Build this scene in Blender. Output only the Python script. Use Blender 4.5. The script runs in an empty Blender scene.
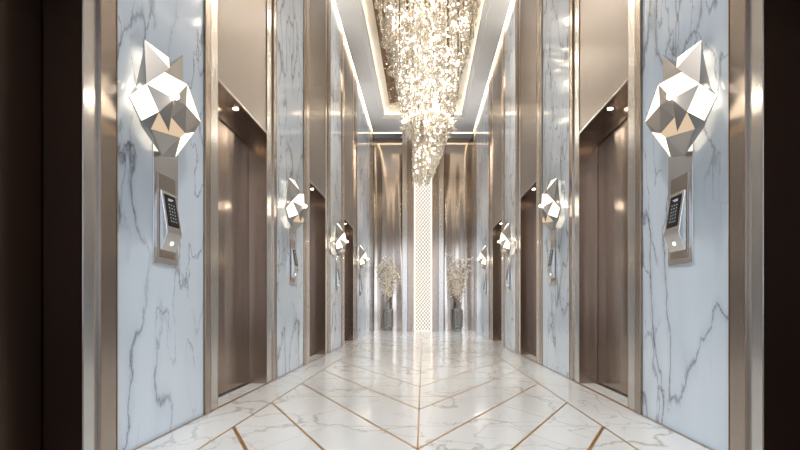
import bpy, bmesh, math, random
from mathutils import Vector, Matrix
R = random.Random(7)
S = bpy.context.scene
COL = S.collection

# ------------------------------------------------------------------ dimensions
XW = 1.5          # half width of the corridor (marble face)
CAMZ = 0.745
F = 500.0         # focal length in pixels
ZC = 5.815        # ceiling
ZD = 2.403        # top of the lift openings
YB = 14.6         # back wall plane
YN = 15.1         # back of the niches
YR = -3.0         # wall behind the camera, holds the added window
REC = 0.18        # door recess

# ------------------------------------------------------------------ materials
def mat(name):
    m = bpy.data.materials.new(name); m.use_nodes = True
    nt = m.node_tree; nt.nodes.clear()
    out = nt.nodes.new('ShaderNodeOutputMaterial')
    return m, nt, out
def N(nt, t, **k):
    n = nt.nodes.new(t)
    for a, b in k.items():
        if a.startswith('i_'): n.inputs[int(a[2:])].default_value = b
        else: setattr(n, a, b)
    return n
def L(nt, a, b): nt.links.new(a, b)
def princ(nt, out, **k):
    p = nt.nodes.new('ShaderNodeBsdfPrincipled')
    for a, b in k.items(): p.inputs[a.replace('_', ' ')].default_value = b
    L(nt, p.outputs[0], out.inputs[0]); return p
def math_(nt, op, a, b=None, clamp=False):
    n = N(nt, 'ShaderNodeMath', operation=op, use_clamp=clamp)
    for i, v in enumerate((a, b)):
        if v is None: continue
        if isinstance(v, (int, float)): n.inputs[i].default_value = v
        else: L(nt, v, n.inputs[i])
    return n.outputs[0]
def maprange(nt, v, a, b, c, d):
    n = N(nt, 'ShaderNodeMapRange', clamp=True)
    L(nt, v, n.inputs[0])
    for i, x in zip((1, 2, 3, 4), (a, b, c, d)): n.inputs[i].default_value = x
    return n.outputs[0]

def marble(name, base, cloud, vein, rough, k=1.0, dens=1.0, stretch=(1, 1, .42), width=1.0, rot=(0.5, 0.35, 0.6), spec=.5):
    m, nt, out = mat(name)
    p = princ(nt, out, Roughness=rough); p.inputs['Specular IOR Level'].default_value = spec
    g = N(nt, 'ShaderNodeNewGeometry'); oi = N(nt, 'ShaderNodeObjectInfo')
    sc = N(nt, 'ShaderNodeVectorMath', operation='SCALE'); sc.inputs[0].default_value = (17., 31., 23.); L(nt, oi.outputs['Random'], sc.inputs['Scale'])
    ad = N(nt, 'ShaderNodeVectorMath', operation='ADD'); L(nt, g.outputs['Position'], ad.inputs[0]); L(nt, sc.outputs[0], ad.inputs[1])
    mp = N(nt, 'ShaderNodeMapping'); L(nt, ad.outputs[0], mp.inputs[0])
    mp.inputs['Rotation'].default_value = rot; mp.inputs['Scale'].default_value = stretch
    def warped(scale, amt):
        n = N(nt, 'ShaderNodeTexNoise'); L(nt, mp.outputs[0], n.inputs['Vector'])
        n.inputs['Scale'].default_value = scale; n.inputs['Detail'].default_value = 9; n.inputs['Roughness'].default_value = .62
        s = N(nt, 'ShaderNodeVectorMath', operation='SUBTRACT'); L(nt, n.outputs['Color'], s.inputs[0]); s.inputs[1].default_value = (.5, .5, .5)
        c = N(nt, 'ShaderNodeVectorMath', operation='SCALE'); L(nt, s.outputs[0], c.inputs[0]); c.inputs['Scale'].default_value = amt
        a = N(nt, 'ShaderNodeVectorMath', operation='ADD'); L(nt, mp.outputs[0], a.inputs[0]); L(nt, c.outputs[0], a.inputs[1])
        return a.outputs[0]
    def noise(vec, scale, detail=2):
        n = N(nt, 'ShaderNodeTexNoise'); L(nt, vec, n.inputs['Vector']); n.inputs['Scale'].default_value = scale; n.inputs['Detail'].default_value = detail
        return n.outputs['Fac']
    w1 = warped(1.3 * k, .55 / k); w2 = warped(3.2 * k, .30 / k)
    def ridge(vec, scale, wid, det=1):
        f = noise(vec, scale, det)
        a = math_(nt, 'ABSOLUTE', math_(nt, 'SUBTRACT', f, .5))
        return maprange(nt, a, 0., wid, 1., 0.)
    mask1 = maprange(nt, noise(mp.outputs[0], .9 * k, 1), .34, .48, 0., 1.)
    mask2 = maprange(nt, noise(w1, 1.4 * k, 1), .42, .56, 0., 1.)
    v1 = math_(nt, 'MULTIPLY', math_(nt, 'POWER', ridge(w1, 1.1 * k * dens, .016 * width), 1.3), mask1)
    v2 = math_(nt, 'MULTIPLY', math_(nt, 'MULTIPLY', ridge(w2, 2.4 * k * dens, .018 * width), mask2), .75)
    soft = math_(nt, 'MULTIPLY', math_(nt, 'POWER', ridge(w1, 1.1 * k * dens, .085), 2.), mask1)
    soft2 = maprange(nt, noise(w2, 1.0 * k, 3), .45, .72, 0., 1.)
    c1 = N(nt, 'ShaderNodeMix', data_type='RGBA'); c1.inputs[6].default_value = base; c1.inputs[7].default_value = cloud
    L(nt, math_(nt, 'ADD', math_(nt, 'MULTIPLY', soft2, .30), math_(nt, 'MULTIPLY', soft, .5), True), c1.inputs[0])
    c2 = N(nt, 'ShaderNodeMix', data_type='RGBA'); L(nt, c1.outputs[2], c2.inputs[6]); c2.inputs[7].default_value = vein
    L(nt, math_(nt, 'ADD', math_(nt, 'MULTIPLY', v1, .85), v2, True), c2.inputs[0])
    L(nt, c2.outputs[2], p.inputs['Base Color'])
    return m

def steel(name, col, rough, wave=0.0, metallic=1.0, wscale=(2.2, 2.2, .12), brush=.002):
    m, nt, out = mat(name)
    p = princ(nt, out, Base_Color=col, Roughness=rough, Metallic=metallic)
    g = N(nt, 'ShaderNodeNewGeometry')
    mp = N(nt, 'ShaderNodeMapping'); L(nt, g.outputs['Position'], mp.inputs[0]); mp.inputs['Scale'].default_value = (220, 220, 1.5)
    n = N(nt, 'ShaderNodeTexNoise'); L(nt, mp.outputs[0], n.inputs['Vector']); n.inputs['Scale'].default_value = 1.0; n.inputs['Detail'].default_value = 2
    L(nt, math_(nt, 'ADD', math_(nt, 'MULTIPLY', math_(nt, 'SUBTRACT', n.outputs['Fac'], .5), brush * 3), rough), p.inputs['Roughness'])
    if wave:
        mp2 = N(nt, 'ShaderNodeMapping'); L(nt, g.outputs['Position'], mp2.inputs[0]); mp2.inputs['Scale'].default_value = wscale
        n2 = N(nt, 'ShaderNodeTexNoise'); L(nt, mp2.outputs[0], n2.inputs['Vector']); n2.inputs['Scale'].default_value = 1.0; n2.inputs['Detail'].default_value = 1
        b = N(nt, 'ShaderNodeBump'); b.inputs['Strength'].default_value = 1.0; b.inputs['Distance'].default_value = wave
        L(nt, n2.outputs['Fac'], b.inputs['Height']); L(nt, b.outputs[0], p.inputs['Normal'])
    return m
def plain(name, col, rough=.5, metallic=0., noise=.03, spec=.5, coat=0.):
    m, nt, out = mat(name)
    p = princ(nt, out, Base_Color=col, Roughness=rough, Metallic=metallic); p.inputs['Specular IOR Level'].default_value = spec
    p.inputs['Coat Weight'].default_value = coat
    n = N(nt, 'ShaderNodeTexNoise'); n.inputs['Scale'].default_value = 14.; n.inputs['Detail'].default_value = 3
    tc = N(nt, 'ShaderNodeTexCoord'); L(nt, tc.outputs['Object'], n.inputs['Vector'])
    L(nt, math_(nt, 'ADD', math_(nt, 'MULTIPLY', n.outputs['Fac'], noise), rough - noise / 2), p.inputs['Roughness'])
    return m
def emit(name, col, strength):
    m, nt, out = mat(name)
    e = N(nt, 'ShaderNodeEmission'); e.inputs[0].default_value = col; e.inputs[1].default_value = strength
    L(nt, e.outputs[0], out.inputs[0]); return m
def glassy(name, col, rough, transp, ior=1.5, gl=(1, .97, .92, 1), diff=0.0, dcol=(.9, .85, .78, 1)):
    # clear crystal: part see-through, part mirror-like
    m, nt, out = mat(name)
    t = N(nt, 'ShaderNodeBsdfTransparent'); t.inputs[0].default_value = col
    g = N(nt, 'ShaderNodeBsdfGlossy'); g.inputs[0].default_value = gl; g.inputs['Roughness'].default_value = rough
    d = N(nt, 'ShaderNodeBsdfDiffuse'); d.inputs[0].default_value = dcol
    mx0 = N(nt, 'ShaderNodeMixShader'); mx0.inputs[0].default_value = diff; L(nt, g.outputs[0], mx0.inputs[1]); L(nt, d.outputs[0], mx0.inputs[2])
    mx = N(nt, 'ShaderNodeMixShader')
    lw = N(nt, 'ShaderNodeLayerWeight'); lw.inputs[0].default_value = .35
    L(nt, math_(nt, 'ADD', math_(nt, 'MULTIPLY', lw.outputs['Facing'], .6), 1. - transp - .15, True), mx.inputs[0])
    L(nt, t.outputs[0], mx.inputs[1]); L(nt, mx0.outputs[0], mx.inputs[2]); L(nt, mx.outputs[0], out.inputs[0])
    return m

WARM = (1.0, .84, .62, 1)
M = {}
M['wall_marble'] = marble('blue_white_marble', (.81, .90, 1.0, 1), (.58, .66, .77, 1), (.20, .23, .29, 1), .10, k=1.25, dens=1.5, spec=.6, width=.85)
M['floor_marble'] = marble('white_marble_floor', (.63, .655, .68, 1), (.68, .68, .67, 1), (.34, .33, .32, 1), .13, k=.9, dens=1.5, stretch=(1, .7, 1), width=.85, rot=(0, 0, .7), spec=.45)
M['steel'] = steel('brushed_champagne_steel', (.44, .375, .325, 1), .25, wave=.008)
M['door_steel'] = steel('warm_brushed_door_steel', (.34, .265, .215, 1), .22, wave=.02, wscale=(3.0, 3.0, .15))
M['steel_pale'] = steel('pale_brushed_steel', (.67, .655, .64, 1), .22, wave=.004)
M['steel_mid'] = steel('satin_steel_panel', (.33, .295, .275, 1), .34, wave=.008)
M['steel_niche'] = steel('rippled_polished_steel', (.60, .52, .455, 1), .13, wave=.07, wscale=(2.6, 2.6, .16), brush=.002)
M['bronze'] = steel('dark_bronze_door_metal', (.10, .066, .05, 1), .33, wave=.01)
M['brass'] = steel('brass_trim_metal', (.48, .31, .18, 1), .3, brush=.002)
M['brass_floor'] = steel('brass_inlay_metal', (.64, .41, .19, 1), .34, brush=.002)
M['joint'] = plain('tile_joint_grout', (.42, .41, .39, 1), .5)
M['paint'] = plain('ceiling_paint', (.88, .86, .85, 1), .75)
M['cream'] = plain('cove_paint', (.86, .80, .70, 1), .7)
M['brown'] = plain('bronze_ceiling_lacquer', (.17, .095, .045, 1), .28, metallic=.35)
M['shade'] = plain('polished_nickel_facets', (.42, .40, .385, 1), .38, metallic=.75)
M['glow'] = emit('lamplit_facet_glow', (1.0, .88, .70, 1), 2.0)  # emission stands in for lamplight falling on the inner metal plates
M['glow_dim'] = emit('dim_lamplit_facet_glow', (1.0, .74, .50, 1), .62)  # weaker peach emission for plates where the lamplight fades
M['bulb'] = emit('sconce_bulb_glow', (1.0, .9, .74, 1), 60)
M['led_cove'] = emit('cove_led_glow', WARM, 14)
M['led_wall'] = emit('wall_wash_led_glow', (1, .78, .50, 1), 7)
M['led_niche'] = emit('niche_led_glow', (1, .84, .62, 1), 3)
M['led_edge'] = emit('edge_led_glow', (1, .88, .70, 1), 2.2)
M['downlight'] = emit('downlight_glow', (1, .83, .6, 1), 25)
M['screen_back'] = emit('lattice_backlight_glow', (1, .92, .82, 1), 1.15)
M['lattice'] = plain('lattice_metal', (.26, .20, .145, 1), .35, metallic=.5)
M['crystal'] = glassy('cut_crystal', (1, .98, .95, 1), .07, .30, diff=.42, dcol=(.95, .86, .73, 1))
M['ball'] = glassy('blown_glass_ball', (1, .98, .95, 1), .05, .72, diff=.15)
M['led_chand'] = emit('chandelier_lamp_sparkle_glow', (1, .90, .74, 1), 13)
M['chrome'] = plain('chrome_metal', (.75, .68, .58, 1), .15, metallic=1.)
M['vase'] = glassy('smoked_ribbed_glass', (.62, .62, .63, 1), .08, .55, diff=.6, dcol=(.55, .55, .56, 1))
M['vase_clear'] = glassy('clear_thick_glass', (.85, .85, .85, 1), .05, .6, diff=.25, dcol=(.7, .7, .7, 1))
M['twig'] = plain('dry_twig_bark', (.28, .20, .14, 1), .7)
M['petal'] = plain('cream_petals', (.95, .90, .80, 1), .6)
M['black'] = plain('black_glass', (.012, .012, .014, 1), .08)
M['key'] = emit('keypad_mark_glow', (.8, .85, .9, 1), .8)
M['button'] = emit('button_lamp_glow', (.9, .95, 1, 1), 1.8)
M['frame_dark'] = plain('window_frame_metal', (.2, .19, .18, 1), .4, metallic=.8)
m_, nt_, out_ = mat('window_glass'); t_ = N(nt_, 'ShaderNodeBsdfTransparent'); g_ = N(nt_, 'ShaderNodeBsdfGlossy'); g_.inputs['Roughness'].default_value = .02
x_ = N(nt_, 'ShaderNodeMixShader'); x_.inputs[0].default_value = .06; L(nt_, t_.outputs[0], x_.inputs[1]); L(nt_, g_.outputs[0], x_.inputs[2]); L(nt_, x_.outputs[0], out_.inputs[0])
M['glass'] = m_

# ------------------------------------------------------------------ mesh helpers
class MB:
    def __init__(s): s.v = []; s.f = []
    def add(s, vs, fs):
        n = len(s.v); s.v += [tuple(a) for a in vs]; s.f += [tuple(i + n for i in f) for f in fs]; return s
    def box(s, a, b):
        x0, x1 = sorted((a[0], b[0])); y0, y1 = sorted((a[1], b[1])); z0, z1 = sorted((a[2], b[2]))
        return s.add([(x0, y0, z0), (x1, y0, z0), (x1, y1, z0), (x0, y1, z0), (x0, y0, z1), (x1, y0, z1), (x1, y1, z1), (x0, y1, z1)],
                     [(0, 3, 2, 1), (4, 5, 6, 7), (0, 1, 5, 4), (1, 2, 6, 5), (2, 3, 7, 6), (3, 0, 4, 7)])
    def lathe(s, prof, n=24, c=(0, 0, 0), rib=None):
        vs = []
        for r, z in prof:
            for k in range(n):
                a = 2 * math.pi * k / n; rr = r * (rib(k) if rib else 1)
                vs.append((c[0] + rr * math.cos(a), c[1] + rr * math.sin(a), c[2] + z))
        fs = []
        for i in range(len(prof) - 1):
            for k in range(n):
                fs.append((i * n + k, i * n + (k + 1) % n, (i + 1) * n + (k + 1) % n, (i + 1) * n + k))
        fs.append(tuple(range(n - 1, -1, -1))); fs.append(tuple((len(prof) - 1) * n + k for k in range(n)))
        return s.add(vs, fs)
    def octa(s, c, r, h=None, rot=0., n=4):
        h = h or r; x, y, z = c
        vs = [(x, y, z + h), (x, y, z - h)] + [(x + r * math.cos(rot + 2 * math.pi * k / n), y + r * math.sin(rot + 2 * math.pi * k / n), z) for k in range(n)]
        fs = []
        for k in range(n):
            fs += [(0, 2 + k, 2 + (k + 1) % n), (1, 2 + (k + 1) % n, 2 + k)]
        return s.add(vs, fs)
    def bar(s, a, b, r, n=4):
        a = Vector(a); b = Vector(b); d = (b - a).normalized(); u = d.orthogonal().normalized(); w = d.cross(u)
        vs = []
        for p in (a, b):
            for k in range(n):
                t = 2 * math.pi * (k + .5) / n; vs.append(p + r * (math.cos(t) * u + math.sin(t) * w))
        fs = [(k, (k + 1) % n, n + (k + 1) % n, n + k) for k in range(n)] + [tuple(range(n - 1, -1, -1)), tuple(range(n, 2 * n))]
        return s.add(vs, fs)
    def ball(s, c, r, sub=2):
        bm = bmesh.new(); bmesh.ops.create_icosphere(bm, subdivisions=sub, radius=r)
        vs = [Vector(c) + v.co for v in bm.verts]; fs = [[v.index for v in f.verts] for f in bm.faces]; bm.free()
        return s.add(vs, fs)
    def build(s, name, m, parent=None, loc=(0, 0, 0), bevel=0., smooth=False, recalc=True):
        me = bpy.data.meshes.new(name); me.from_pydata(s.v, [], s.f)
        if recalc:
            bm = bmesh.new(); bm.from_mesh(me); bmesh.ops.recalc_face_normals(bm, faces=bm.faces); bm.to_mesh(me); bm.free()
        me.materials.append(m)
        if smooth:
            for p in me.polygons: p.use_smooth = True
        o = bpy.data.objects.new(name, me); COL.objects.link(o); o.location = loc
        if parent: o.parent = parent
        if bevel:
            b = o.modifiers.new('bevel', 'BEVEL'); b.width = bevel; b.segments = 2; b.limit_method = 'ANGLE'
        return o
def BX(a, b): return MB().box(a, b)
def empty(name, loc=(0, 0, 0)):
    o = bpy.data.objects.new(name, None); COL.objects.link(o); o.location = loc; o.empty_display_size = .1; return o
def tag(o, label=None, cat=None, group=None, kind=None):
    if label: o['label'] = label
    if cat: o['category'] = cat
    if group: o['group'] = group
    if kind: o['kind'] = kind
    return o
def struct(o, label=None, cat=None): return tag(o, label, cat, kind='structure')
def lamp(name, typ, loc, energy, col, parent=None, **k):
    l = bpy.data.lights.new(name, typ); l.energy = energy; l.color = col[:3]
    for a, b in k.items(): setattr(l, a, b)
    o = bpy.data.objects.new(name, l); COL.objects.link(o); o.location = loc
    if parent: o.parent = parent
    return o

# ------------------------------------------------------------------ floor
fl = struct(BX((-2.2, YR - .2, -.12), (2.2, YN + .2, 0)).build('floor', M['floor_marble']), 'polished white grey veined marble floor with brass lines', 'floor')
CX = -.028; XL, XR = -1.168, 1.112
inl = MB()
def strip(a, b, w, z=.0012, mb=inl):
    a = Vector(a); b = Vector(b); d = (b - a).normalized(); n = Vector((-d.y, d.x)) * w / 2
    p = [a - n, b - n, b + n, a + n]
    mb.add([(q.x, q.y, -.004) for q in p] + [(q.x, q.y, z) for q in p], [(3, 2, 1, 0), (4, 5, 6, 7), (0, 1, 5, 4), (1, 2, 6, 5), (2, 3, 7, 6), (3, 0, 4, 7)])
strip((XL, YR), (XL, YB), .010); strip((XR, YR), (XR, YB), .010)
strip((CX, YR), (CX, YB), .010)
for s in (-1, 1): strip((s * (XW - .008), YR), (s * (XW - .008), YB), .012)
RISE = 2.22
chev = [(-.2, .012), (.62, .012), (1.4, .012), (2.2, .014), (3.08, .021), (3.86, .015), (4.82, .013), (5.82, .013), (6.84, .011), (7.9, .009), (8.95, .008), (10.0, .008), (11.05, .007), (12.1, .007), (13.15, .007), (14.2, .007)]
for yb, w in chev:
    for xb in (XL, XR):
        f0 = 0.0
        if yb - RISE < YR: continue
        strip((xb, yb), (CX, yb - RISE), w)
inl.build('brass_inlay', M['brass_floor'], fl)
jn = MB()
for x in (-.62, .58): strip((x, YR), (x, YB), .004, .0006, jn)
y = -2.0
while y < YB:
    strip((XL, y), (XR, y), .0035, .0006, jn); y += 1.02 if y != 3.07 else 1.02
for yb, w in chev:   # opposite diagonals of the rhomb tiles
    for xb, d in ((XL, 1), (XR, -1)):
        a = Vector((xb, yb - 1.1)); b = Vector((xb + d * .57, yb - 0.0))
        if yb < 13: strip(a, b, .003, .0006, jn)
jn.build('tile_joint', M['joint'], fl)

# ------------------------------------------------------------------ ceiling with tray
ce = empty('ceiling', (0, 0, ZC)); struct(ce, 'white ceiling with long stepped recess and warm cove light', 'ceiling')
def cz(o): o.location = (0, 0, -ZC); return o
TX, TY0, TY1 = 1.03, -1.0, 13.45
HI = 6.045       # brown panel height
m = MB()
ex = XW - .038
m.box((-ex, YR, ZC), (-TX - .09, YN - .52 + .0, ZC + .06)); m.box((TX + .09, YR, ZC), (ex, YN - .52, ZC + .06))
m.box((-TX - .09, TY1 + .09, ZC), (TX + .09, YB - .03, ZC + .06)); m.box((-TX - .09, YR, ZC), (TX + .09, TY0 - .09, ZC + .06))
cz(m.build('ceiling_board', M['paint'], ce, bevel=.004))
for k, (w0, w1, dz) in enumerate(((.09, .055, .022), (.055, .02, .045), (.02, .0, .03))):   # stepped moulding round the tray
    m = MB(); z0 = ZC + dz
    m.box((-TX - w0, TY0 - w0, z0), (-TX - w1, TY1 + w0, ZC + .10)); m.box((TX + w1, TY0 - w0, z0), (TX + w0, TY1 + w0, ZC + .10))
    m.box((-TX - w1, TY1 + w1, z0), (TX + w1, TY1 + w0, ZC + .10)); m.box((-TX - w1, TY0 - w0, z0), (TX + w1, TY0 - w1, ZC + .10))
    cz(m.build('tray_moulding', M['paint'], ce))
BXH, BY0, BY1 = .87, -.8, 13.2
m = MB()   # sloping cream cove between the moulding and the brown panel
a = [(-TX - .088, TY0 - .08, ZC + .10), (TX + .088, TY0 - .08, ZC + .10), (TX + .088, TY1 + .088, ZC + .10), (-TX - .088, TY1 + .088, ZC + .10)]
b = [(-BXH, BY0, HI), (BXH, BY0, HI), (BXH, BY1, HI), (-BXH, BY1, HI)]
c = [(p[0] * 1.0, p[1], p[2] + .04) for p in a]
m.add(a + b, [(0, 1, 5, 4), (1, 2, 6, 5), (2, 3, 7, 6), (3, 0, 4, 7)])
cz(m.build('cove_slope', M['cream'], ce))
cz(BX((-BXH - .01, BY0 - .01, HI - .004), (BXH + .01, BY1 + .01, HI + .05)).build('bronze_ceiling_panel', M['brown'], ce))
m = MB()
for x in (-TX - .03, TX + .03): m.box((x - .010, TY0, ZC + .102), (x + .010, TY1, ZC + .112))
m.box((-TX, TY1 + .02, ZC + .102), (TX, TY1 + .04, ZC + .112))
cz(m.build('cove_light_strip', M['led_cove'], ce))
m = MB()   # strips in the slots between ceiling and walls
for s in (-1, 1): m.box((s * (ex + .012), YR + .05, ZC + .02), (s * (XW - .008), YB - .05, ZC + .03))
cz(m.build('wall_wash_strip', M['led_wall'], ce))
cz(BX((-XW + .04, YB + .0, ZC - .022), (XW - .04, YB + .02, ZC - .008)).build('wall_wash_strip', M['led_niche'], ce))
m = MB()
m.box((-2.0, YR, ZC + .065), (-TX - .1, YN + .1, ZC + .12)); m.box((TX + .1, YR, ZC + .065), (2.0, YN + .1, ZC + .12)); m.box((-TX - .1, TY1 + .1, ZC + .065), (TX + .1, YN + .1, ZC + .12))
m.box((-1.55, YB - .028, ZC + .0), (1.55, YN + .05, ZC + .064))
cz(m.build('ceiling_slab', M['paint'], ce))
m = MB()
for k in range(2600):
    x = R.uniform(-BXH + .02, BXH - .02); yy = R.uniform(5, BY1 - .03); r = R.choice((.008, .010, .014, .020))
    m.octa((x, yy, HI - .004 - r), r, r, R.random(), 5)
o = cz(m.build('crystal_stud', M['crystal'], ce)); o['kind'] = 'stuff'; o['label'] = 'scattered clear crystals on bronze ceiling panel'

# ------------------------------------------------------------------ side walls
MARB = [(-2.9, -1.6), (-.35, .75), (2.428, 3.420), (5.078, 6.265), (8.035, 9.174), (11.314, 13.9)]
# lift portals: outer start, inner start, opening start, opening end, inner end, outer end
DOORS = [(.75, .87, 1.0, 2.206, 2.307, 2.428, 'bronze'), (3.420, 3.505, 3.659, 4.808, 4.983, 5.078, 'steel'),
         (6.265, 6.39, 6.614, 7.69, 7.876, 8.035, 'steel'), (9.174, 9.293, 9.54, 10.76, 11.0, 11.314, 'steel')]
def wbox(mb, s, p0, p1, u0, u1, z0, z1):
    return mb.box((s * (XW - p0), u0, z0), (s * (XW - p1), u1, z1))
ORD = ['nearest', 'second', 'third', 'farthest']
def build_side(s, side):
    w = empty('wall_' + side, (s * XW, 0, 0)); struct(w, 'tall blue white marble wall with steel lift surrounds, on the ' + side, 'wall')
    inv = lambda o: (setattr(o, 'location', (-s * XW, 0, 0)), o)[1]
    inv(wbox(MB(), s, -.32, -.45, YR, YN + .1, -.05, ZC + .1).build('backing', M['steel_mid'], w))
    for (a, b) in MARB:
        inv(wbox(MB(), s, 0, -.05, a + .002, b - .002, 0, ZC - .0).build('marble_slab', M['wall_marble'], w, bevel=.0015))
    # steel corner pilaster at the far end and behind the camera
    inv(wbox(MB(), s, .012, -.05, 13.9, 14.2, 0, ZC).build('corner_pilaster', M['steel_pale'], w, bevel=.003))
    inv(wbox(MB(), s, -.01, -.05, 14.2, 14.45, 0, ZC).build('corner_pilaster', M['steel'], w, bevel=.003))
    inv(wbox(MB(), s, .03, -.05, 14.45, YB + .0, 0, ZC).build('corner_pilaster', M['steel_pale'], w, bevel=.003))
    inv(wbox(MB(), s, .01, -.05, -1.6, -.35, 0, ZC).build('corner_pilaster', M['steel'], w, bevel=.003))
    for i, (o0, i0, d0, d1, i1, o1, kind) in enumerate(DOORS):
        nd = i + 1 + (4 if s > 0 else 0)
        d = empty('door_%d' % nd, (s * XW, (d0 + d1) / 2, 0))
        look = 'dark bronze' if kind == 'bronze' else 'brushed champagne steel'
        struct(d, '%s lift door in a steel surround, %s on the %s wall' % (look, ORD[i], side), 'lift door')
        loc = (-s * XW, -(d0 + d1) / 2, 0)
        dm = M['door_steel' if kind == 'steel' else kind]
        P = lambda nm, mt, p0, p1, u0, u1, z0, z1, bv=.0: wbox(MB(), s, p0, p1, u0, u1, z0, z1).build(nm, mt, d, loc, bevel=bv)
        P('outer_jamb', M['steel'] , .014, -.006, o0 + .003, i0, 0, ZC, .002)
        P('inner_jamb', M['steel_pale'], .0, -.006, i0 + .001, d0, 0, ZC, .0015)
        P('inner_jamb', M['steel_pale'], .0, -.006, d1, i1 - .001, 0, ZC, .0015)
        P('outer_jamb', M['steel'], .014, -.006, i1, o1 - .003, 0, ZC, .002)
        for u in (o0, o1): P('edge_trim', M['brass'], .0165, .0105, u - .0018, u + .0018, 0, ZC)
        for u in (i0, i1): P('edge_trim', M['brass'], .0155, .0125, u - .0013, u + .0013, 0, ZC)
        for u in (d0 - .002, d1 + .002): P('edge_trim', M['brass'], .0015, -.0055, u - .0016, u + .0016, 0, ZC)
        P('transom_panel', M['steel_mid'], -.006, -.012, d0, d1, ZD, ZC, .001)
        P('lintel_trim', M['steel_pale'], -.002, -.012, d0, d1, ZD - .0, ZD + .014)
        # reveals, soffit
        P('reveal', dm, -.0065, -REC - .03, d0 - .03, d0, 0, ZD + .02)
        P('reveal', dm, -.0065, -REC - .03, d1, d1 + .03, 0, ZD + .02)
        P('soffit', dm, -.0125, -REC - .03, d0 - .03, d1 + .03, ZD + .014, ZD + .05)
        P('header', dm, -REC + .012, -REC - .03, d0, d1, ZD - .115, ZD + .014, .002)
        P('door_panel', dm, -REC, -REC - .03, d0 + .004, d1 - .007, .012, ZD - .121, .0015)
        P('shadow_gap', M['black'], -REC - .012, -REC - .03, d0, d1, .0, ZD - .11)
        P('sill', M['steel_pale'], -REC + .03, -REC - .03, d0, d1, -.01, .006)
        P('threshold_trim', M['brass_floor'], .004, -.008, d0, d1, -.01, .002)
        # downlight in the soffit
        dl = empty('recessed_downlight', (s * (XW + .085), (d0 + d1) / 2, ZD + .014))
        tag(dl, 'small round recessed downlight over the %s lift opening on the %s' % (ORD[i], side), 'downlight', 'downlights over the lift openings')
        MB().lathe([(.030, -.002), (.030, .002)], 20).build('trim_ring', M['chrome'], dl)
        MB().lathe([(.021, -.0045), (.021, -.002)], 20).build('lens', M['downlight'], dl)
        lo = lamp('downlight_lamp', 'SPOT', (0, 0, -.02), 48 if kind != 'bronze' else 4, WARM, dl, spot_size=math.radians(120), spot_blend=.8, shadow_soft_size=.03)
for s, side in ((-1, 'left'), (1, 'right')): build_side(s, side)

# ------------------------------------------------------------------ back wall
bw = empty('wall_back', (0, YB, 0)); struct(bw, 'polished steel end wall with two lit niches', 'wall')
def B(nm, mt, a, b, bv=0.): return BX(a, b).build(nm, mt, bw, (0, -YB, 0), bevel=bv)
B('niche_back', M['steel_niche'], (-1.6, YN, 0), (1.6, YN + .06, ZC))
for s in (-1, 1):
    B('niche_side', M['steel'], (s * 1.47, YB, 0), (s * 1.56, YN, ZC))
    B('niche_side', M['steel'], (s * .56, YB + .0, 0), (s * .50, YN, ZC))
    B('end_pilaster', M['steel_pale'], (s * .462, YB - .05, 0), (s * .60, YB + .04, ZC), .004)
    B('center_panel', M['steel'], (s * .262, YB, 0), (s * .462, YB + .04, ZC), .002)
    B('edge_trim', M['brass'], (s * .598, YB - .055, 0), (s * .606, YB + .0, ZC))
    B('edge_trim', M['brass'], (s * .456, YB - .055, 0), (s * .463, YB - .0, ZC))
B('center_panel', M['steel'], (-.262, YB + .03, 0), (.262, YB + .06, ZC))
B('plinth', M['steel'], (-.5, YB + .06, 0), (.5, YN, ZC))

for s in (-1, 1):
    dl = empty('recessed_downlight', (s * 1.27, 7.8, ZC)); tag(dl, 'small added spot in the white ceiling, out of view, to light the %s niche' % ('left' if s < 0 else 'right'), 'downlight')  # added out of view to brighten the vases and blossom
    MB().lathe([(.035, -.004), (.035, .0)], 20).build('trim_ring', M['chrome'], dl)
    MB().lathe([(.024, -.006), (.024, -.004)], 20).build('lens', M['downlight'], dl)
    q = lamp('added_niche_spot', 'SPOT', (0, 0, -.03), 2100, (1, .90, .78), dl, spot_size=math.radians(21), spot_blend=.8, shadow_soft_size=.05)
    q.rotation_euler = (Vector((-s * .24, 6.95, -4.55))).to_track_quat('-Z', 'Y').to_euler()
lp = empty('lattice_screen', (0, YB - .02, 0)); tag(lp, 'tall narrow glowing diamond lattice screen in the middle of the end wall', 'light screen')
BX((-.235, .0, .02), (.235, .015, ZC)).build('backlight_panel', M['screen_back'], lp)
m = MB(); W2, H2, step = .235, ZC - .01, .075
def clipbar(x0, z0, dx, dz):
    # infinite line through (x0,z0), slope, clipped to the screen
    pts = []
    for xe in (-W2, W2): pts.append((xe, z0 + (xe - x0) * dz / dx))
    (xa, za), (xb, zb) = pts
    def cl(xa, za, xb, zb):
        if za < .03: t = (.03 - za) / (zb - za); xa += (xb - xa) * t; za = .03
        if za > H2: t = (H2 - za) / (zb - za); xa += (xb - xa) * t; za = H2
        return xa, za
    if max(za, zb) < .04 or min(za, zb) > H2 - .01: return
    a = cl(xa, za, xb, zb); b = cl(xb, zb, xa, za)
    m.bar((a[0], -.012, a[1]), (b[0], -.012, b[1]), .0085)
z = -.5
while z < H2 + .5:
    clipbar(0, z, 1, 1.25); clipbar(0, z, -1, 1.25); z += .115
m.build('lattice', M['lattice'], lp)
for s in (-1, 1): BX((s * .238, -.02, .01), (s * .258, .01, ZC)).build('light_edge', M['led_edge'], lp)
BX((-.26, -.022, .0), (.26, .012, .02)).build('base_rail', M['chrome'], lp)

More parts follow.
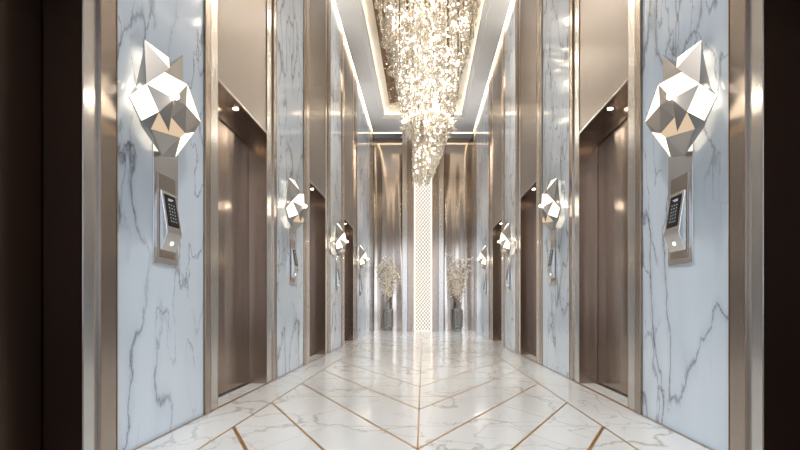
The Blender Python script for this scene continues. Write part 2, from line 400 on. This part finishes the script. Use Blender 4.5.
# ------------------------------------------------------------------ wall behind the camera with a tall window added to let in cool light
wf = empty('wall_front', (0, YR, 0)); struct(wf, 'steel wall around an added tall window at the near end', 'wall')
for a, b in (((-2, YR - .12, 0), (-1.3, YR, ZC + .3)), ((1.3, YR - .12, 0), (2, YR, ZC + .3)), ((-1.3, YR - .12, 4.6), (1.3, YR, ZC + .3)), ((-1.3, YR - .12, 0), (1.3, YR, .25))):
    BX(a, b).build('wall_panel', M['steel_mid'], wf, (0, -YR, 0))
wi = empty('added_window_1', (0, YR, .25)); struct(wi, 'tall unseen window added for cool light at the near end of the lobby', 'window')
m = MB()
for x in (-1.3, -.43, .43, 1.3): m.box((x - .03, -.08, 0), (x + .03, -.02, 4.35))
for zz in (0, 2.1, 4.3): m.box((-1.3, -.08, zz), (1.3, -.02, zz + .05))
m.build('window_frame', M['frame_dark'], wi)
BX((-1.3, -.055, 0), (1.3, -.05, 4.35)).build('pane', M['glass'], wi)
day = lamp('added_daylight', 'AREA', (0, YR - .25, 2.45), 75, (.78, .88, 1.0), None, shape='RECTANGLE', size=2.6, size_y=4.3)  # added cool fill from behind the camera, shining through the added window
for yy in (-1.4, .6, 2.6, 4.7, 12.6, 13.9):
    lamp('added_fill_spot', 'SPOT', (0 if yy < 13.5 else .0, yy, 6.0 if yy < 13.5 else 5.8), 340, (1, .97, .93), None, spot_size=math.radians(66), spot_blend=.7, shadow_soft_size=.06)  # added spots without fittings, light the floor so it bounces upward
day.rotation_euler = (math.radians(90), 0, 0)   # faces +Y into the lobby

# ------------------------------------------------------------------ faceted wall sconces
def px(X, Y, p):       # crop pixel -> (u, z, p) on the left wall
    x = 120 + X / 3.21; y = 30 + Y / 3.21
    Z = F * (XW - p) / (423 - x); return (Z, CAMZ + (306 - y) * Z / F, p)
V = dict(A=(85, 38, .05), b=(163, 95, .05), B=(165, 128, .15), C=(207, 85, .05), D=(208, 166, .10), E=(150, 141, .17), Fv=(222, 180, .15),
         H=(92, 178, .11), M=(180, 226, .23), I=(132, 268, .18), J=(78, 296, .07), G=(38, 216, .07), L=(163, 330, .18), W=(218, 247, .19),
         X=(171, 285, .17), Nn=(264, 300, .10), O=(216, 336, .17), Q=(106, 322, .10), T=(200, 350, .17), Rr=(140, 408, .05), Ss=(183, 412, .05),
         U=(243, 332, .10))
UC, ZC1 = 2.95, 1.93
VP = {k: px(*v) for k, v in V.items()}
shade_f = ['A B H', 'C B D', 'H B E', 'B D E', 'D Fv E', 'H M I', 'M Fv W', 'M W X', 'W Nn O', 'X W O', 'I M L', 'Q T Ss Rr', 'J I Q', 'M X L', 'O Nn U']
glow_f = ['H E Fv M', 'G H I J', 'Fv Nn W', 'I L Q', 'X O T L', 'T O U Ss', 'A b B', 'Q L T']
rim = ['A', 'b', 'B', 'C', 'D', 'Fv', 'Nn', 'U', 'Ss', 'Rr', 'Q', 'J', 'G', 'H']
def sconce(s, side, i, u, zoff):
    root = empty('wall_sconce', (s * XW, u, ZC1))
    where = ['above the nearest call panel', 'second from the viewer', 'third from the viewer', 'farthest one'][i]
    tag(root, 'faceted nickel sconce with lamplight painted into some plates on the %s marble wall, %s' % (side, where), 'wall sconce', 'faceted wall sconces')
    def loc(v): return (-s * v[2], v[0] - UC, v[1] - ZC1)
    def faces(fl, inset, thick, nm, mt):
        mb = MB()
        for f in fl:
            P3 = [Vector(loc(VP[k])) for k in f.split()]
            c = sum(P3, Vector()) / len(P3)
            tris = [P3] if len(P3) == 3 else [P3]
            P3 = [c + (q - c) * inset for q in P3]
            back = [q + Vector((s * thick, 0, 0)) for q in P3]; n = len(P3)
            mb.add(P3 + back, [tuple(range(n)), tuple(range(2 * n - 1, n - 1, -1))] + [(k, (k + 1) % n, n + (k + 1) % n, n + k) for k in range(n)])
        return mb.build(nm, mt, root)
    for f in shade_f: faces([f], 1.0, .004, 'metal_facet', M['shade'])
    for f in glow_f: faces([f], .985, .003, 'painted_lit_facet', M['glow_dim' if f in ('I L Q', 'Q L T', 'X O T L') else 'glow'])
    mb = MB(); n = len(rim)
    c = Vector((0, sum(VP[k][0] for k in rim) / n - UC, sum(VP[k][1] for k in rim) / n - ZC1))
    fr = [Vector(loc(VP[k])) for k in rim]
    bk = [Vector((-s * .035, 0, 0)) + Vector((0, (q.y - c.y) * .86 + c.y, (q.z - c.z) * .9 + c.z)) for q in fr]
    for k in range(n):
        j = (k + 1) % n
        mb.add([fr[k], fr[j], bk[j], bk[k]], [(0, 1, 2, 3)])
    mb.build('side_skirt', M['shade'], root)
    MB().lathe([(.07, 0), (.07, .02), (.03, .03), (.03, .08)], 20).build('wall_mount', M['shade'], root).rotation_euler = (0, -s * math.pi / 2, 0)
    mp = Vector(loc(VP['M']))
    MB().ball((mp.x - s * .01, mp.y + .0, mp.z + .012), .015, 2).build('bulb', M['bulb'], root, smooth=True)
    lamp('sconce_lamp', 'POINT', (-s * .10, c.y, c.z - .02), .8, (1, .80, .55), root, shadow_soft_size=.03)
    for dy, dz, e in ((.32, -.05, .12), (-.30, -.02, .12)):
        lamp('sconce_lamp', 'POINT', (-s * .05, c.y + dy * .75, c.z + dz), e, (1, .84, .62), root, shadow_soft_size=.02)
    up = lamp('ceiling_fill_uplight', 'SPOT', (-s * .24, .05, .30), 105, (1, .92, .84), root, spot_size=math.radians(100), spot_blend=.9, shadow_soft_size=.05)  # hidden light added to brighten the ceiling
    up.rotation_euler = (0, math.radians(180 - s * 38), 0)
    return root

# ------------------------------------------------------------------ call panels
def call_panel(s, side, i, u):
    root = empty('call_panel', (s * XW, u, .985))
    where = ['nearest', 'second nearest', 'third nearest', 'farthest'][i]
    tag(root, 'steel call panel with slanted black screen, %s on the %s marble wall' % (where, side), 'lift call panel', 'lift call panels under the sconces')
    def bx(nm, mt, p0, p1, u0, u1, z0, z1, bv=.0, par=root): return BX((-s * p0, u0, z0 - .985), (-s * p1, u1, z1 - .985)).build(nm, mt, par, bevel=bv)
    bx('backplate', M['steel_pale'], 0, .006, -.14, .14, .985, 1.66, .002)
    bx('face_plate', M['steel'], .006, .010, -.095, .10, 1.02, 1.50, .002)
    w = .085
    prof = [(.010, 1.405), (.022, 1.405), (.058, 1.165), (.053, 1.15), (.022, 1.065), (.010, 1.065)]
    vs = [(-s * p, q, z - .985) for q in (-w, w) for p, z in prof]; n = len(prof)
    body = MB().add(vs, [tuple(range(n)), tuple(range(2 * n - 1, n - 1, -1))] + [(k, (k + 1) % n, n + (k + 1) % n, n + k) for k in range(n)]).build('reader_body', M['steel_pale'], root, bevel=.004)
    a = Vector((.022, 1.405)); b = Vector((.058, 1.165)); d = b - a; nn = Vector((-d.y, d.x)).normalized(); nn = nn if nn.x > 0 else -nn
    def onface(t0, t1, q0, q1, h, nm, mt, par):
        mb = MB(); P = []
        for t, q in ((t0, q0), (t1, q0), (t1, q1), (t0, q1)):
            for hh in (-.001, h):
                c = a + d * t + nn * hh; P.append((-s * c.x, q, c.y - .985))
        lo = [0, 2, 4, 6]; hi = [1, 3, 5, 7]
        mb.add(P, [tuple(lo), tuple(hi[::-1])] + [(lo[k], lo[(k + 1) % 4], hi[(k + 1) % 4], hi[k]) for k in range(4)])
        return mb, nm, mt, par
    mb, nm, mt, par = onface(.08, .84, -.060, .060, .003, 'screen', M['black'], body); scr = mb.build('screen', M['black'], body)
    km = MB()
    for r in range(6):
        for c_ in range(3):
            q = -.028 + c_ * .028; t = .30 + r * .08
            k2 = onface(t, t + .022, q - .004, q + .004, .0036, '', None, None)[0]; km.add(k2.v, k2.f)
    k2 = onface(.17, .185, -.03, .03, .0036, '', None, None)[0]; km.add(k2.v, k2.f)
    k2 = onface(.205, .22, -.03, .012, .0036, '', None, None)[0]; km.add(k2.v, k2.f)
    km.build('key_marks', M['key'], body)
    a, b = Vector((.053, 1.15)), Vector((.022, 1.065)); d = b - a; nn = Vector((-d.y, d.x)).normalized(); nn = nn if nn.y < 0 else -nn
    mb, *_ = onface(.38, .62, -.012, .014, .003, '', None, None); mb.build('button', M['button'], body)
    return root
US = [2.93, 5.73, 8.69, 11.85]
for s, side in ((-1, 'left'), (1, 'right')):
    for i, u in enumerate(US):
        sconce(s, side, i, u + (.0 if i < 3 else -.05), 0)
        call_panel(s, side, i, u - (.02 if i == 0 else 0))

# ------------------------------------------------------------------ chandelier
CXX, CYY = .085, 9.0
ch = empty('chandelier', (CXX, CYY, HI - .004)); tag(ch, 'huge cascading crystal chandelier with glowing lamps hanging from the bronze ceiling recess', 'chandelier')
OZ = HI - .004
def lo(x, y, z): return (x, y, z - OZ)
AX, AY = .88, 2.6
def interp(x, pts):
    for (x0, y0), (x1, y1) in zip(pts, pts[1:]):
        if x <= x1: return y0 + (y1 - y0) * max(0, (x - x0)) / (x1 - x0)
    return pts[-1][1]
RB = [(0, 3.92), (.53, 3.95), (.56, 4.30), (.72, 5.05), (.9, 5.6), (1.0, 5.85)]    # normalised radius -> lowest bead
MB().lathe([(.2, 0), (.2, -.03), (.12, -.05)], 24).build('canopy', M['chrome'], ch)
m = MB(); K = 48
vs = [lo(AX * math.cos(2 * math.pi * k / K), AY * math.sin(2 * math.pi * k / K), OZ - .005) for k in range(K)]
m.add(vs + [(v[0], v[1], v[2] - .02) for v in vs], [tuple(range(K)), tuple(range(2 * K - 1, K - 1, -1))] + [(k, (k + 1) % K, K + (k + 1) % K, K + k) for k in range(K)])
m.build('mounting_plate', M['brown'], ch)
strands = []
def strand(x, y, zt, zb, big=1.):
    mb = MB(); z = zt - R.random() * .04
    while z > zb:
        r = R.choice((.010, .013, .016, .021)) * big
        mb.octa(lo(x + R.uniform(-.006, .006), y + R.uniform(-.01, .01), z), r, r * R.uniform(1.1, 1.7), R.random() * 3, 5)
        z -= r * R.uniform(2.1, 2.9)
    mb.bar(lo(x, y, zt), lo(x, y, zb), .002, 3)
    mb.octa(lo(x, y, zb), .016 * big, .04 * big, R.random(), 6)
    return mb
allst = []
for k in range(520):
    r = math.sqrt(R.random()); t = R.random() * 2 * math.pi
    x = AX * r * math.cos(t); y = AY * r * math.sin(t)
    zb = interp(r, RB) + R.uniform(-.06, .1)
    # viewed from below the near side hides the rest, so hang the back a little lower
    allst.append((r, x, y, OZ - .03, zb))
# dense rim of strands following the silhouette on both flanks
for k in range(90):
    s_ = R.choice((-1, 1)); t = R.uniform(-.5, .5) + (0 if s_ > 0 else math.pi); r = R.uniform(.55, 1)
    x = AX * r * math.cos(t); y = AY * r * math.sin(t); allst.append((r, x, y, OZ - .03, interp(r, RB) + R.uniform(-.03, .05)))
tail = []
for k in range(190):
    while True:
        x = R.uniform(-.27, .39); y = R.uniform(-.33, .33)
        if ((x - .06) / .33) ** 2 + (y / .34) ** 2 < 1: break
    zb = interp(x, [(-.27, 2.98), (.0, 3.02), (.14, 3.22), (.20, 3.42), (.26, 3.50), (.33, 3.72), (.39, 3.95)]) + R.uniform(-.03, .05)
    tail.append((0, x, y, 4.25, zb))
# the hundred nearest and longest are strands of their own
allst.sort(key=lambda a: (a[2] + abs(a[1]) * .3)); tail.sort(key=lambda a: a[2])
solo = allst[:62] + tail[:36]
rest = MB()
for a in solo: strand(*a[1:]).build('crystal_strand', M['crystal'], ch)
for a in allst[62:] + tail[36:]:
    q = strand(*a[1:]); rest.add(q.v, q.f)
o = rest.build('crystal_strand', M['crystal'], ch); o['kind'] = 'stuff'
# ring of spikes where body meets tail
m = MB()
for k in range(150):
    t = R.random() * 2 * math.pi; r = R.uniform(.40, .56); p = Vector(lo(AX * r * math.cos(t), AY * .45 * r * math.sin(t), 3.97 + R.uniform(-.06, .10)))
    d = Vector((math.cos(t) * R.uniform(.2, 1), math.sin(t) * R.uniform(.2, 1), R.uniform(-.6, .5))).normalized()
    m.bar(p - d * .02, p + d * R.uniform(.05, .13), .007)
o = m.build('crystal_spike', M['crystal'], ch); o['kind'] = 'stuff'
# glass balls along the flanks
for (x, y, z, r) in ((-.80, -.9, 5.62, .07), (-.77, -.2, 5.35, .065), (-.70, .1, 5.02, .055), (-.60, -.3, 4.78, .06), (.80, -.8, 5.7, .06), (.74, .1, 5.3, .05), (-.55, .2, 4.45, .05), (.58, .2, 4.6, .05), (-.84, -.3, 5.75, .05), (-.66, .6, 5.2, .05)):
    MB().ball(lo(x, y, z), r, 3).build('glass_ball', M['ball'], ch, smooth=True)
def lampbulb(x, y, z, r): MB().ball(lo(x, y, z), r, 1).build('lamp_bulb', M['led_chand'], ch, smooth=True)
for k in range(86):
    t = R.random() * 2 * math.pi; z = R.uniform(4.1, 5.75); rr = interp(z, [(4.1, .50), (5.05, .70), (5.85, .95)]) * R.uniform(.55, .98)
    if k % 3: t = -math.pi / 2 + R.uniform(-1.2, 1.2)
    lampbulb(AX * rr * math.cos(t), AY * rr * math.sin(t), z, R.choice((.016, .022, .028)))
for k in range(12):
    t = -math.pi / 2 + (k - 5.5) * .26; lampbulb(AX * .50 * math.cos(t), AY * .25 * math.sin(t), 4.0 + R.uniform(-.03, .03), .028)
for (x, y, z) in ((-.05, -.33, 3.5), (.12, -.33, 3.75), (.02, -.34, 3.25)): lampbulb(x, y, z, .014)
m = MB()
for k in range(420):
    t = -math.pi / 2 + R.uniform(-1.5, 1.5); z = R.uniform(4.0, 5.8); rr = interp(z, [(4.0, .50), (5.05, .70), (5.85, .95)]) * R.uniform(.6, 1.0)
    q = R.uniform(.006, .011); m.octa(lo(AX * rr * math.cos(t), AY * rr * math.sin(t) * .8, z), q, q * 1.5, 0, 5)
for k in range(60):
    z = R.uniform(3.1, 3.95); t = (z - 3.1) / .85; m.octa(lo(R.uniform(-.22, .0 + .33 * t), R.uniform(-.36, -.28), z), .007, .011, 0, 5)
o = m.build('sparkle_point', M['led_chand'], ch); o['kind'] = 'stuff'  # glowing points put in as the fine sparkle of the crystals
lamp('chandelier_lamp', 'POINT', lo(.05, -.95, 3.55), 6, (1, .90, .76), ch, shadow_soft_size=.10)  # added in front of the tail to brighten its crystals
for (x, y, z, e) in ((0, -1.8, 5.2, 22), (0, -.6, 4.9, 22), (0, .8, 5.1, 16), (.05, -.2, 4.05, 14), (.05, 0, 3.45, 8), (-.5, -1.0, 5.3, 12), (.5, -1.0, 5.3, 12)):
    lamp('chandelier_lamp', 'POINT', lo(x, y, z), e * .42, (1, .90, .76), ch, shadow_soft_size=.06)
for (x, y, z) in ((0, -1.7, 4.85), (0, 1.7, 4.85)):
    lamp('floor_fill_spot', 'SPOT', lo(x, y, z), 340, (1, .95, .88), ch, spot_size=math.radians(74), spot_blend=.8, shadow_soft_size=.08)  # added downward spots that brighten the floor below the chandelier

# ------------------------------------------------------------------ vases with blossom
def vase(x, y, lab):
    v = empty('floor_vase', (x, y, 0)); tag(v, 'tall ribbed smoky glass floor vase with clear foot, ' + lab, 'vase', 'ribbed glass floor vases')
    rib = lambda k: 1.0 if k % 4 < 2 else .95
    MB().lathe([(.10, 0), (.115, .01), (.115, .06), (.09, .085)], 32).build('foot', M['vase_clear'], v)
    MB().lathe([(.09, .085), (.135, .12), (.140, .14), (.140, .60), (.135, .63), (.09, .67)], 32, rib=rib).build('body', M['vase'], v)
    MB().lathe([(.082, .67), (.080, .69), (.080, .83), (.088, .85), (.088, .86)], 32, rib=rib).build('neck', M['vase_clear'], v)
    for z in (.14, .60): MB().lathe([(.1425, z - .006), (.1425, z + .006)], 32).build('rim_band', M['chrome'], v)
    f = empty('blossom_branches', (x, y, .5)); tag(f, 'bunch of thin twigs with cream blossom in the vase, ' + lab, 'flowers', 'blossom in the glass vases')
    for b in range(11):
        ang = 2 * math.pi * b / 11 + R.uniform(-.2, .2); lean = R.uniform(.15, .40); hgt = R.uniform(1.0, 1.62)
        if b % 3 == 0: lean *= .5
        br = MB(); bl = MB(); pts = []
        for k in range(9):
            t = k / 8; rr = lean * t ** 1.15; wob = .03 * math.sin(t * 7 + b)
            pts.append(Vector((math.cos(ang) * rr + wob * t, math.sin(ang) * rr * .28 - .05 * t, .1 + hgt * t)))
        def blo(p, n, sp):
            for _ in range(n):
                c = p + Vector((R.gauss(0, sp), R.gauss(0, sp), R.gauss(0, sp))); rr = R.uniform(.013, .022)
                bl.octa(c, rr, rr * .7, R.random(), 5)
        for k in range(8):
            br.bar(pts[k], pts[k + 1], .006 * (1 - k / 12))
            if pts[k].z > .42:
                for q in range(3):
                    d = Vector((R.uniform(-1, 1), R.uniform(-.4, .25), R.uniform(.1, 1))).normalized() * R.uniform(.07, .17)
                    p0 = pts[k].lerp(pts[k + 1], R.random()); br.bar(p0, p0 + d, .003)
                    blo(p0 + d * .5, 2, .02); blo(p0 + d, 3, .025)
                blo(pts[k], 2, .02)
        brn = br.build('branch', M['twig'], f); o = bl.build('blossom', M['petal'], brn); o['kind'] = 'stuff'
    return v
vase(-1.03, 14.74, 'in the left niche'); vase(1.03, 14.74, 'in the right niche')

# ------------------------------------------------------------------ world, camera, view
w = bpy.data.worlds.new('World'); S.world = w; w.use_nodes = True
w.node_tree.nodes['Background'].inputs[0].default_value = (.72, .84, 1, 1); w.node_tree.nodes['Background'].inputs[1].default_value = .4
cam = bpy.data.cameras.new('camera'); co = bpy.data.objects.new('camera', cam); COL.objects.link(co); S.camera = co
co.location = (0, 0, CAMZ); co.rotation_euler = (math.radians(90), 0, 0)
cam.sensor_width = 36; cam.lens = F / 800 * 36; cam.shift_x = -23 / 800; cam.shift_y = 81 / 800; cam.clip_start = .02; cam.clip_end = 100
S.view_settings.view_transform = 'Standard'; S.view_settings.look = 'None'; S.view_settings.gamma = 1; S.view_settings.use_curve_mapping = False
S.view_settings.exposure = 0.32
S.cycles.max_bounces = 10; S.cycles.diffuse_bounces = 5; S.cycles.glossy_bounces = 6; S.cycles.transparent_max_bounces = 20
S.cycles.sample_clamp_indirect = 6; S.cycles.caustics_reflective = False
